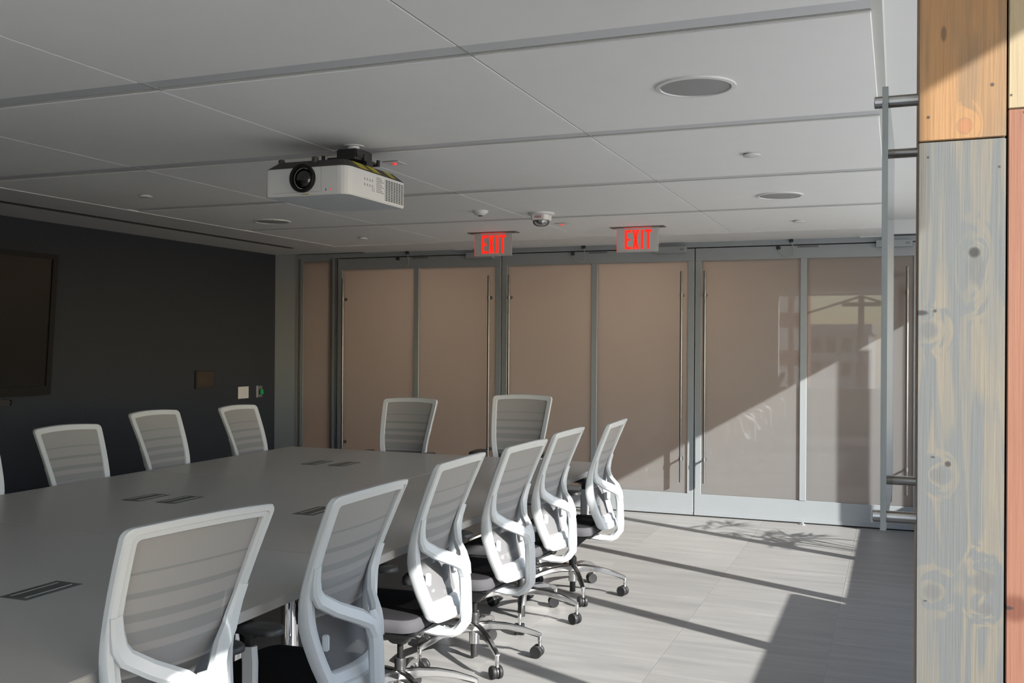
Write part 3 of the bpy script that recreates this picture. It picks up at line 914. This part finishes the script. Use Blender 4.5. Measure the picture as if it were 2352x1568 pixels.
# ---------------------------------------------------------------- ceiling fixtures
def speaker(x, y, label):
    s = empty('ceiling_speaker', (x, y, ZC)); tag(s, label, 'speaker', 'round speakers in the ceiling')
    bm = bmesh.new(); lathe(bm, [(0.148, 0.003), (0.146, -0.006), (0.131, -0.008), (0.128, -0.002), (0.128, 0.003)], n=48); obj('rim', bm, 'white', s, smooth=40)
    bm = bmesh.new(); lathe(bm, [(0.127, 0.002), (0.127, -0.004), (0.09, -0.007), (0.04, -0.009), (0.002, -0.0095)], n=48); obj('grille', bm, 'speaker', s, smooth=40)
speaker(-0.70, 3.63, 'large round ceiling speaker nearest the wooden post')
speaker(-0.705, 6.47, 'smaller looking round ceiling speaker near the sunlit door')
speaker(-4.63, 6.56, 'round ceiling speaker in dim left corner beyond projector')
def disc(x, y, label):
    bm = bmesh.new(); lathe(bm, [(0.030, 0.002), (0.030, -0.006), (0.044, -0.007), (0.044, -0.012), (0.041, -0.014)], (0, 0, 0), n=28)
    o = obj('sprinkler_cover', bm, 'white', smooth=40); o.location = (x, y, ZC)
    tag(o, label, 'sprinkler', 'flat sprinkler covers in the ceiling')
disc(-0.683, 5.01, 'small round ceiling cover between the two right-hand speakers')
disc(-0.712, 7.83, 'small round ceiling cover above the sunlit right door')
disc(-4.605, 5.12, 'small round ceiling cover left of the projector')
disc(-4.56, 7.86, 'small round ceiling cover above the leftmost door')

fs = empty('fire_strobe', (-2.44, 6.785, ZC)); tag(fs, 'white round FIRE alarm strobe with clear lens on ceiling', 'fire alarm')
bm = bmesh.new(); lathe(bm, [(0.098, 0.002), (0.098, -0.010), (0.092, -0.016), (0.07, -0.018)], n=36); obj('base_plate', bm, 'white', fs, smooth=40)
bm = bmesh.new(); prism(bm, [(-0.068, -0.04), (-0.045, -0.066), (0.045, -0.066), (0.068, -0.04), (0.068, 0.04), (0.045, 0.066), (-0.045, 0.066), (-0.068, 0.04)], -0.056, -0.016); obj('housing', bm, 'white', fs, bevel=0.003)
bm = bmesh.new(); lathe(bm, [(0.060, -0.056), (0.060, -0.070), (0.052, -0.086), (0.035, -0.096), (0.004, -0.099)], n=28); ln = obj('strobe_lens', bm, 'strobe', fs, smooth=50)
bm = bmesh.new(); lathe(bm, [(0.040, -0.057), (0.028, -0.075), (0.012, -0.082)], n=12); obj('reflector', bm, 'chrome', ln)
text_mesh('fire_lettering', 'FIRE', 0.026, 'redtext', fs, (0, -0.0668, -0.036), (R(90), 0, 0), 1.15)
ds = empty('dome_sensor', (-2.817, 6.53, ZC)); tag(ds, 'small white dome sensor on ceiling left of fire strobe', 'sensor')
bm = bmesh.new(); lathe(bm, [(0.058, 0.002), (0.058, -0.004), (0.050, -0.018), (0.034, -0.030), (0.020, -0.035)], n=28); obj('dome', bm, 'white', ds, smooth=60)
bm = bmesh.new(); lathe(bm, [(0.020, -0.034), (0.016, -0.039), (0.004, -0.040)], n=18); obj('lens', bm, 'proj_dark', ds, smooth=60)
for x, y, lb in ((-2.49, 4.62, 'small ceiling sensor plate with red light beside projector'), (-2.50, 7.44, 'small ceiling sensor plate with red light behind fire strobe')):
    s = empty('sensor_plate', (x, y, ZC)); tag(s, lb, 'sensor', 'red-lit ceiling sensors')
    bm = bmesh.new(); box(bm, (-0.05, -0.05, -0.006), (0.05, 0.05, 0.002)); obj('plate', bm, 'white', s, bevel=0.004)
    bm = bmesh.new(); lathe(bm, [(0.012, -0.006), (0.010, -0.013), (0.002, -0.015)], n=12); obj('red_light', bm, 'led', s, smooth=60)

def exit_sign(x, label):
    e = empty('exit_sign', (x, 7.85, ZC)); tag(e, label, 'exit sign', 'hanging exit signs')
    bm = bmesh.new(); box(bm, (-0.225, -0.055, -0.006), (0.225, 0.055, 0.002)); p = obj('mount_plate', bm, 'steel', e, bevel=0.002)
    B('light_slot', (-0.115, -0.020, -0.0075), (0.115, -0.006, -0.0055), 'exit_led', p)
    for sx in (-0.195, 0.195):
        bm = bmesh.new(); lathe(bm, [(0.007, -0.005), (0.007, -0.009)], (sx, -0.02, 0), 'z', 10); obj('screw', bm, 'alu_dark', p)
    bm = bmesh.new(); box(bm, (-0.175, -0.004, -0.205), (0.175, 0.004, -0.004)); pn = obj('sign_panel', bm, 'exit_panel', e, bevel=0.0015)
    B('lit_edge', (-0.1765, -0.004, -0.205), (-0.1748, 0.004, -0.006), 'exit_led', pn)
    # letters E X I T, condensed capitals
    yF = -0.0055; zt, zb = -0.024, -0.182; st = 0.022
    def L(polys):
        bm = bmesh.new()
        for q in polys: prism(bm, q, yF, -0.004, 'y')
        obj('letter', bm, 'exit_red', pn)
    def rect(a, b, c, d): return [(a, c), (b, c), (b, d), (a, d)]
    zm = (zt + zb) / 2
    L([rect(-0.107, -0.107 + st, zb, zt), rect(-0.107 + st, -0.056, zt - st, zt), rect(-0.107 + st, -0.062, zm - st / 2, zm + st / 2), rect(-0.107 + st, -0.056, zb, zb + st)])
    w2 = 0.023
    L([[(-0.044, zb), (-0.044 + w2, zb), (0.013, zt), (0.013 - w2, zt)], [(-0.044, zt), (-0.044 + w2, zt), (0.013, zb), (0.013 - w2, zb)]])
    L([rect(0.028, 0.028 + st, zb, zt)])
    L([rect(0.060, 0.120, zt - st, zt), rect(0.079, 0.079 + st, zb, zt - st)])
exit_sign(-3.262, 'left red lit EXIT sign hanging above the middle doors')
exit_sign(-1.982, 'right red lit EXIT sign hanging above the middle doors')

# ---------------------------------------------------------------- projector
pj = empty('projector', (-2.573, 4.17, 2.28)); tag(pj, 'white ceiling-mounted projector with black lens and yellow stickers', 'projector')
hx, y0, y1, hz = 0.227, -0.27, 0.285, 0.132
def body_poly(ins=0.0, rf=0.05):
    P = [(-hx + ins, y0 + 0.02 + ins), (-hx + 0.02 + ins, y0 + ins)]
    for k in range(6):
        a = R(-90 + 90 * k / 5); P.append((hx - ins - rf + rf * math.cos(a), y0 + ins + rf + rf * math.sin(a)))
    P += [(hx - ins, y1 - ins), (-hx + 0.13 + ins, y1 - ins), (-hx + ins, y1 - 0.11 - ins)]
    return P
bm = bmesh.new(); prism(bm, body_poly(), 0.0, hz); body = obj('body', bm, 'proj_white', pj, bevel=0.004)
bm = bmesh.new()
a = [bm.verts.new((x, y, hz)) for x, y in body_poly(0.001)]; b = [bm.verts.new((x * 0.90, y * 0.90, hz + 0.038)) for x, y in body_poly(0.02)]
n = len(a); bm.faces.new(a[::-1]); bm.faces.new(b)
for i in range(n): bm.faces.new([a[i], a[(i + 1) % n], b[(i + 1) % n], b[i]])
obj('top_cover', bm, 'proj_dark', pj)
bm = bmesh.new(); lathe(bm, [(0.066, 0.01), (0.066, -0.018), (0.062, -0.022), (0.052, -0.020), (0.050, 0.0), (0.046, 0.002)], (-0.008, y0, 0.080), 'y', 36)
lb = obj('lens_barrel', bm, 'black', pj, smooth=35)
bm = bmesh.new(); lathe(bm, [(0.047, -0.002), (0.040, -0.008), (0.022, -0.012), (0.003, -0.0135)], (-0.008, y0, 0.080), 'y', 30); obj('lens_glass', bm, 'lens', lb, smooth=60)
# vent grille on the side, a dark recess with a white lattice
gy0, gy1, gz0, gz1 = 0.085, 0.272, 0.014, 0.118
gr = B('vent_recess', (hx - 0.001, gy0, gz0), (hx + 0.0006, gy1, gz1), 'black', pj)
bm = bmesh.new()
for i in range(8): 
    y = gy0 + (gy1 - gy0) * i / 7; box(bm, (hx, y - 0.0028, gz0), (hx + 0.003, y + 0.0028, gz1))
for i in range(14):
    z = gz0 + (gz1 - gz0) * i / 13; box(bm, (hx, gy0, z - 0.0016), (hx + 0.003, gy1, z + 0.0016))
obj('vent_lattice', bm, 'proj_white', gr)
# printed markings on the side
bm = bmesh.new()
for i in range(9): box(bm, (hx, 0.0, 0.112 - i * 0.0085), (hx + 0.0007, 0.045 + 0.014 * ((i * 7) % 3), 0.1165 - i * 0.0085))
for i in range(4):
    for j in range(2): box(bm, (hx, -0.115 + i * 0.024, 0.060 + j * 0.026), (hx + 0.0007, -0.107 + i * 0.024, 0.072 + j * 0.026))
obj('printed_marks', bm, 'greyprint', pj)
text_mesh('ce_mark', 'CE', 0.022, 'greyprint', pj, (hx + 0.0004, -0.03, 0.050), (R(90), 0, R(90)), 1.0, 0.0003)
# front details
bm = bmesh.new(); box(bm, (-hx + 0.05, y0 - 0.0006, 0.016), (0.088, y0 + 0.001, 0.0175)); box(bm, (0.088, y0 - 0.0006, 0.0175), (0.0893, y0 + 0.001, hz)); obj('panel_seam', bm, 'greyprint', pj)
for x, mm in ((0.112, 'black'), (0.135, 'led')):
    B('indicator', (x, y0 - 0.001, 0.018), (x + 0.004, y0 + 0.001, 0.028), mm, pj)
B('ir_window', (-0.015, y0 - 0.001, 0.004), (0.022, y0 + 0.001, 0.008), 'yellow', pj)
bm = bmesh.new()
for i in range(7): box(bm, (0.02 + i * 0.014, -0.165, -0.0006), (0.03 + i * 0.014, -0.160, 0.0))
obj('maker_mark', bm, 'greyprint', pj)
for i, (ya, yb_) in enumerate(((-0.17, -0.06), (-0.045, 0.055), (0.13, 0.21))):
    bm = bmesh.new()
    f = lambda t: hx - 0.001 - t * 0.040
    q = [(f(0.12), ya + 0.03, hz + 0.038 * 0.12 + 0.0012), (f(0.12), yb_, hz + 0.038 * 0.12 + 0.0012), (f(0.9), yb_ - 0.02, hz + 0.038 * 0.9 + 0.0012), (f(0.9), ya, hz + 0.038 * 0.9 + 0.0012)]
    top = [bm.verts.new((x + 0.0012, y, z + 0.001)) for x, y, z in q]; bot = [bm.verts.new(v) for v in q]
    bm.faces.new(top); bm.faces.new(bot[::-1])
    for k in range(4): bm.faces.new([top[k], top[(k + 1) % 4], bot[(k + 1) % 4], bot[k]])
    obj('warning_sticker', bm, 'yellow', pj)
# feet on top and ceiling mount
for x, y in ((-0.17, -0.21), (0.03, -0.23)):
    bm = bmesh.new(); lathe(bm, [(0.014, hz + 0.026), (0.016, hz + 0.050), (0.012, hz + 0.054)], (x, y, 0), 'z', 14); obj('foot', bm, 'proj_dark', pj, smooth=40)
zc_ = ZC - 2.28
bm = bmesh.new(); prism(bm, [(0.02, -0.11), (0.17, -0.11), (0.19, 0.0), (0.17, 0.12), (0.02, 0.12), (0.0, 0.0)], hz + 0.058, hz + 0.070)
box(bm, (-0.10, -0.03, hz + 0.034), (0.02, -0.005, hz + 0.062)); box(bm, (0.165, -0.02, hz + 0.030), (0.185, 0.04, hz + 0.066)); box(bm, (-0.01, 0.09, hz + 0.030), (0.03, 0.12, hz + 0.062))
mo = obj('mount_spider', bm, 'black_pl', pj)
bm = bmesh.new(); prism(bm, [(0.045, -0.07), (0.155, -0.07), (0.165, -0.03), (0.165, 0.07), (0.045, 0.07), (0.04, -0.03)], hz + 0.070, hz + 0.118); obj('mount_block', bm, 'black_pl', pj, bevel=0.006)
bm = bmesh.new(); lathe(bm, [(0.028, hz + 0.115), (0.028, zc_ - 0.004), (0.05, zc_ - 0.004), (0.05, zc_)], (0.10, 0.0, 0), 'z', 20); obj('mount_stem', bm, 'white', pj, smooth=40)
for x, y in ((-0.015, -0.09), (0.19, -0.05), (0.18, 0.10)):
    bm = bmesh.new(); lathe(bm, [(0.009, hz + 0.055), (0.009, hz + 0.085)], (x, y, 0), 'z', 10); obj('mount_screw', bm, 'black_pl', mo)

# ---------------------------------------------------------------- left wall equipment
tv = empty('wall_display', (-6.36, 4.97, 1.17)); tag(tv, 'large black wall-mounted display leaning slightly forward from felt wall', 'television')
tv.rotation_euler = (0, R(4.0), 0)
W2, HT = 0.985, 1.115
B('housing', (0.0, -W2, 0.0), (0.045, W2, HT), 'black', tv, 0.008)
bm = bmesh.new()
box(bm, (0.045, -W2, 0.0), (0.060, W2, 0.07)); box(bm, (0.045, -W2, HT - 0.04), (0.060, W2, HT)); box(bm, (0.045, -W2, 0.07), (0.060, -W2 + 0.05, HT - 0.04)); box(bm, (0.045, W2 - 0.05, 0.07), (0.060, W2, HT - 0.04))
obj('bezel', bm, 'black', tv)
B('screen', (0.045, -W2 + 0.05, 0.07), (0.050, W2 - 0.05, HT - 0.04), 'screen', tv)
B('wall_bracket', (-0.025, -0.3, 0.35), (0.0, 0.3, 0.75), 'black_pl', tv)
sb = empty('soundbar', (XL + 0.016, 4.9, 1.12)); tag(sb, 'end of a slim black soundbar below the wall display', 'soundbar')
bm = bmesh.new(); box(bm, (0, -0.70, -0.022), (0.07, 0.70, 0.022)); obj('body', bm, 'black_pl', sb, bevel=0.012)
B('end_cap', (0.005, 0.70, -0.018), (0.065, 0.705, 0.018), 'black', sb)
tp = empty('control_tablet', (XL + 0.016, 7.922, 1.22)); tag(tp, 'dark touch control tablet mounted on the felt wall', 'control panel')
bm = bmesh.new(); box(bm, (0, -0.142, -0.090), (0.018, 0.142, 0.090)); obj('frame', bm, 'black_pl', tp, bevel=0.003)
B('touch_screen', (0.018, -0.122, -0.074), (0.0195, 0.122, 0.074), 'tablet', tp)
sw = empty('light_switch', (XL + 0.016, 8.55, 1.062)); tag(sw, 'pale square light switch plate on the felt wall', 'light switch')
bm = bmesh.new(); box(bm, (0, -0.088, -0.062), (0.006, 0.088, 0.062)); obj('plate', bm, 'plate', sw, bevel=0.002)
for i in (-1, 0, 1): B('rocker', (0.006, i * 0.052 - 0.017, -0.034), (0.009, i * 0.052 + 0.017, 0.034), 'plate', sw, 0.001)
gb = empty('exit_button', (XL + 0.016, 8.825, 1.062)); tag(gb, 'steel plate with green push button beside light switch', 'push button')
B('plate', (0, -0.042, -0.060), (0.012, 0.042, 0.060), 'alu_dark', gb)
B('plate_edge', (0.0, -0.046, -0.062), (0.016, -0.042, 0.062), 'plate', gb)
bm = bmesh.new(); box(bm, (0.012, -0.004, -0.030), (0.030, 0.040, 0.022)); obj('button', bm, 'green', gb, bevel=0.003)
B('button_base', (0.012, -0.016, -0.032), (0.022, 0.040, 0.024), 'black_pl', gb)

# ---------------------------------------------------------------- wood clad post on the right
PZ = lambda y: 1.877 - (y - 320) * 0.000603
PX = lambda x: 0.025 + (x - 2108) * 0.000536
KG = (0.095, 0.098, 0.098); KD = (0.018, 0.017, 0.018); KY = (0.30, 0.23, 0.15)
grey_k = [(PX(2243), PZ(607), 0.011, 0.026, KG), (PX(2240), PZ(572), 0.008, 0.008, KD), (PX(2135), PZ(745), 0.012, 0.014, KG), (PX(2118), PZ(706), 0.010, 0.004, KD),
          (PX(2160), PZ(1072), 0.011, 0.012, KG), (PX(2182), PZ(1045), 0.0045, 0.0045, KD), (PX(2148), PZ(1334), 0.013, 0.013, KG), (PX(2266), PZ(1302), 0.015, 0.018, KG), (PX(2268), PZ(1362), 0.010, 0.009, KG),
          (PX(2150), PZ(702), 0.0026, 0.0026, KD), (PX(2132), PZ(355), 0.002, 0.002, KD), (PX(2295), PZ(385), 0.002, 0.002, KD), (PX(2147), PZ(1031), 0.003, 0.0015, KD), (PX(2131), PZ(1356), 0.003, 0.0013, KD)]
brown_k = [(PX(2167), PZ(80), 0.004, 0.012, (0.10, 0.06, 0.03)), (PX(2132), PZ(265), 0.0025, 0.0025, KD), (PX(2278), PZ(203), 0.003, 0.003, KD), (PX(2217), PZ(290), 0.010, 0.012, (0.27, 0.12, 0.055))]
red_k = [(PX(2335), PZ(1355), 0.022, 0.020, (0.11, 0.036, 0.022)), (PX(2318), PZ(1355), 0.009, 0.003, KD), (PX(2350), PZ(268), 0.002, 0.002, KD)]
pale_k = [(PX(2321), PZ(228), 0.002, 0.002, KD)]
WM = [wood_mat('plank_brown', (0.285, 0.160, 0.070), (0.16, 0.112, 0.070), (0.13, 0.072, 0.036), 0.9, 0.75, brown_k, 1.3),
      wood_mat('plank_grey', (0.105, 0.113, 0.115), (0.200, 0.165, 0.112), (0.088, 0.094, 0.098), 0.75, 0.55, grey_k, 4.1),
      wood_mat('plank_pale', (0.30, 0.245, 0.155), (0.35, 0.28, 0.18), (0.22, 0.17, 0.105), 0.8, 0.5, pale_k, 7.7),
      wood_mat('plank_red', (0.215, 0.100, 0.064), (0.18, 0.078, 0.047), (0.145, 0.060, 0.037), 0.9, 0.6, red_k, 9.2)]
post = empty('wood_post', (0.034, 1.45, 0)); tag(post, 'post clad in grey, brown and reddish reclaimed wood planks', 'wooden post')
post.rotation_euler = (0, 0, R(-0.5))
B('post_core', (0.0, 0.024, 0), (0.44, 0.86, ZC), 'polewood', post)
def plank(x0, x1_, z0, z1, m, dy):
    bm = bmesh.new(); box(bm, (x0 + 0.0007, dy, z0 + 0.0007), (x1_ - 0.0007, 0.024, z1 - 0.0007))
    return obj('plank', bm, m, post, bevel=0.0012, segs=2)
plank(-0.009, 0.1000, 1.877, ZC, WM[0], -0.001)
plank(-0.009, 0.1000, 0.0, 1.877, WM[1], 0.0)
plank(0.1012, 0.21, 1.914, ZC, WM[2], 0.003)
plank(0.1012, 0.21, 0.0, 1.914, WM[3], 0.002)
plank(0.2112, 0.33, 1.30, ZC, WM[1], 0.001)
plank(0.2112, 0.33, 0.0, 1.30, WM[0], 0.001)
plank(0.3312, 0.44, 0.0, ZC, WM[2], 0.002)
bm = bmesh.new(); box(bm, (-0.0045, 0.03, 0), (0.0, 0.86, ZC)); obj('side_board', bm, WM[0], post)

# acrylic sign panel on four standoffs, fixed to the side of the post
sg = empty('acrylic_panel', (-0.018, 1.555, 1.654)); tag(sg, 'clear acrylic wall panel on steel standoffs beside the wooden post', 'sign panel')
sg.rotation_euler = (0, 0, R(-0.9))
ZP0, ZP1 = -0.329, 0.329
bm = bmesh.new(); box(bm, (-0.0042, 0.0, ZP0), (0.0042, 0.475, ZP1)); pane = obj('clear_sheet', bm, 'acrylic', sg)
B('sheet_edge', (-0.0041, -0.0004, ZP0 + 0.0005), (0.0041, 0.0012, ZP1 - 0.0005), 'acrylic_edge', sg)
B('sheet_edge', (-0.0041, 0.4738, ZP0 + 0.0005), (0.0041, 0.4754, ZP1 - 0.0005), 'acrylic_edge', sg)
for y in (0.022, 0.452):
    for z in (ZP0 + 0.018, ZP1 - 0.018):
        bm = bmesh.new(); lathe(bm, [(0.0080, -0.0160), (0.0090, -0.0150), (0.0090, -0.0043)], (0, y, z), 'x', 20)
        lathe(bm, [(0.0090, 0.0043), (0.0090, 0.0455)], (0, y, z), 'x', 20)
        lathe(bm, [(0.0038, -0.005), (0.0038, 0.005)], (0, y, z), 'x', 10)
        obj('standoff', bm, 'standoff', sg, smooth=40)

# ---------------------------------------------------------------- palm by the window (its shadow falls on floor and door)
pp = empty('potted_palm', (0.78, 7.62, 0)); tag(pp, 'potted palm by the right window throwing a feathery shadow', 'plant')
bm = bmesh.new(); lathe(bm, [(0.11, 0.0), (0.15, 0.30), (0.16, 0.31), (0.16, 0.33), (0.14, 0.33), (0.14, 0.29)], n=24); obj('pot', bm, 'pot', pp, smooth=40)
bm = bmesh.new(); lathe(bm, [(0.138, 0.28), (0.138, 0.295)], n=20); obj('soil', bm, 'soil', pp)
rg = random.Random(3)
for i in range(13):
    a = i * 2.4 + rg.uniform(-0.3, 0.3); ht = rg.uniform(0.80, 1.36); sp2 = rg.uniform(0.14, 0.36)
    base = Vector((0.02 * math.cos(a), 0.02 * math.sin(a), 0.29)); top = Vector((sp2 * 0.35 * math.cos(a), sp2 * 0.8 * math.sin(a), ht))
    bm = bmesh.new(); tube(bm, [base, base.lerp(top, 0.5) + Vector((0, 0, 0.05)), top], 0.005, 6)
    st_ = obj('stem', bm, 'leaf', pp)
    bm = bmesh.new()
    for k in range(9):
        b = a + (k - 4) * 0.36; l = rg.uniform(0.16, 0.30)
        d = Vector((math.cos(b) * 0.55, math.sin(b), rg.uniform(-0.35, 0.25))).normalized()
        s = d.cross(Vector((0, 0, 1))).normalized() * 0.014
        v = [bm.verts.new(q) for q in (top, top + d * l * 0.4 + s, top + d * l + Vector((0, 0, -0.03)), top + d * l * 0.4 - s)]
        v2 = [bm.verts.new(q.co + Vector((0, 0, 0.0012))) for q in v]
        bm.faces.new(v); bm.faces.new(v2[::-1])
        for q in range(4): bm.faces.new([v[q], v[(q + 1) % 4], v2[(q + 1) % 4], v2[q]])
    obj('frond', bm, 'leaf', st_)

# ---------------------------------------------------------------- outside, seen only as reflections in the door glass
g = B('city_ground', (-250, -300, -12.2), (250, 250, -12), 'ground'); tag(g, 'grey city ground far below the windows', 'ground', kind='structure')
def building(name, x0, x1_, y0, y1, z1, mw, label, cols, rows, lit):
    b = empty(name, ((x0 + x1_) / 2, y1, -12)); tag(b, label, 'building')
    w_ = (x1_ - x0) / 2
    B('wall', (-w_, y0 - y1, 0), (w_, 0, z1 + 12), mw, b)
    B('roof', (-w_ - 0.3, y0 - y1, z1 + 12), (w_ + 0.3, 0.3, z1 + 12.8), mw, b)
    me = None
    cw = 2 * w_ / cols; rh = (z1 + 10) / rows
    for i in range(cols):
        for j in range(rows):
            if me is None:
                bm = bmesh.new(); box(bm, (-cw * 0.32, -0.1, -rh * 0.3), (cw * 0.32, 0.06, rh * 0.3)); o = obj('window', bm, lit, b); me = o.data
            else:
                o = bpy.data.objects.new('window', me); C.objects.link(o); o.parent = b
            o.location = (-w_ + cw * (i + 0.5), 0.0, 2 + rh * (j + 0.5))
building('office_block', -7.2, -2.3, -100, -72, 2.6, 'bldg', 'grey office block mirrored in the right door glass', 4, 6, 'bwin')
building('brick_block', -13.0, -4.75, -42, -40, 16, 'bbrick', 'tall brick block with pale windows mirrored in the door glass', 9, 12, 'bwhite')
pl = empty('utility_pole', (-1.65, -33, -12)); tag(pl, 'dark utility pole with wires mirrored in the right door glass', 'utility pole')
bm = bmesh.new(); lathe(bm, [(0.26, 0), (0.14, 16.2)], n=12); obj('pole', bm, 'polewood', pl)
B('cross_arm', (-0.9, -0.1, 15.5), (0.9, 0.1, 15.7), 'polewood', pl)
bm = bmesh.new()
for sx in (-1, 1):
    tube(bm, [(0, 0, 16.0)] + [(sx * (25 * t), -6 * t, 16.0 - 8 * t * (1 - t) - 1.0 * t) for t in (0.15, 0.3, 0.5, 0.7, 1.0)], 0.06, 6)
obj('wire', bm, 'polewood', pl)
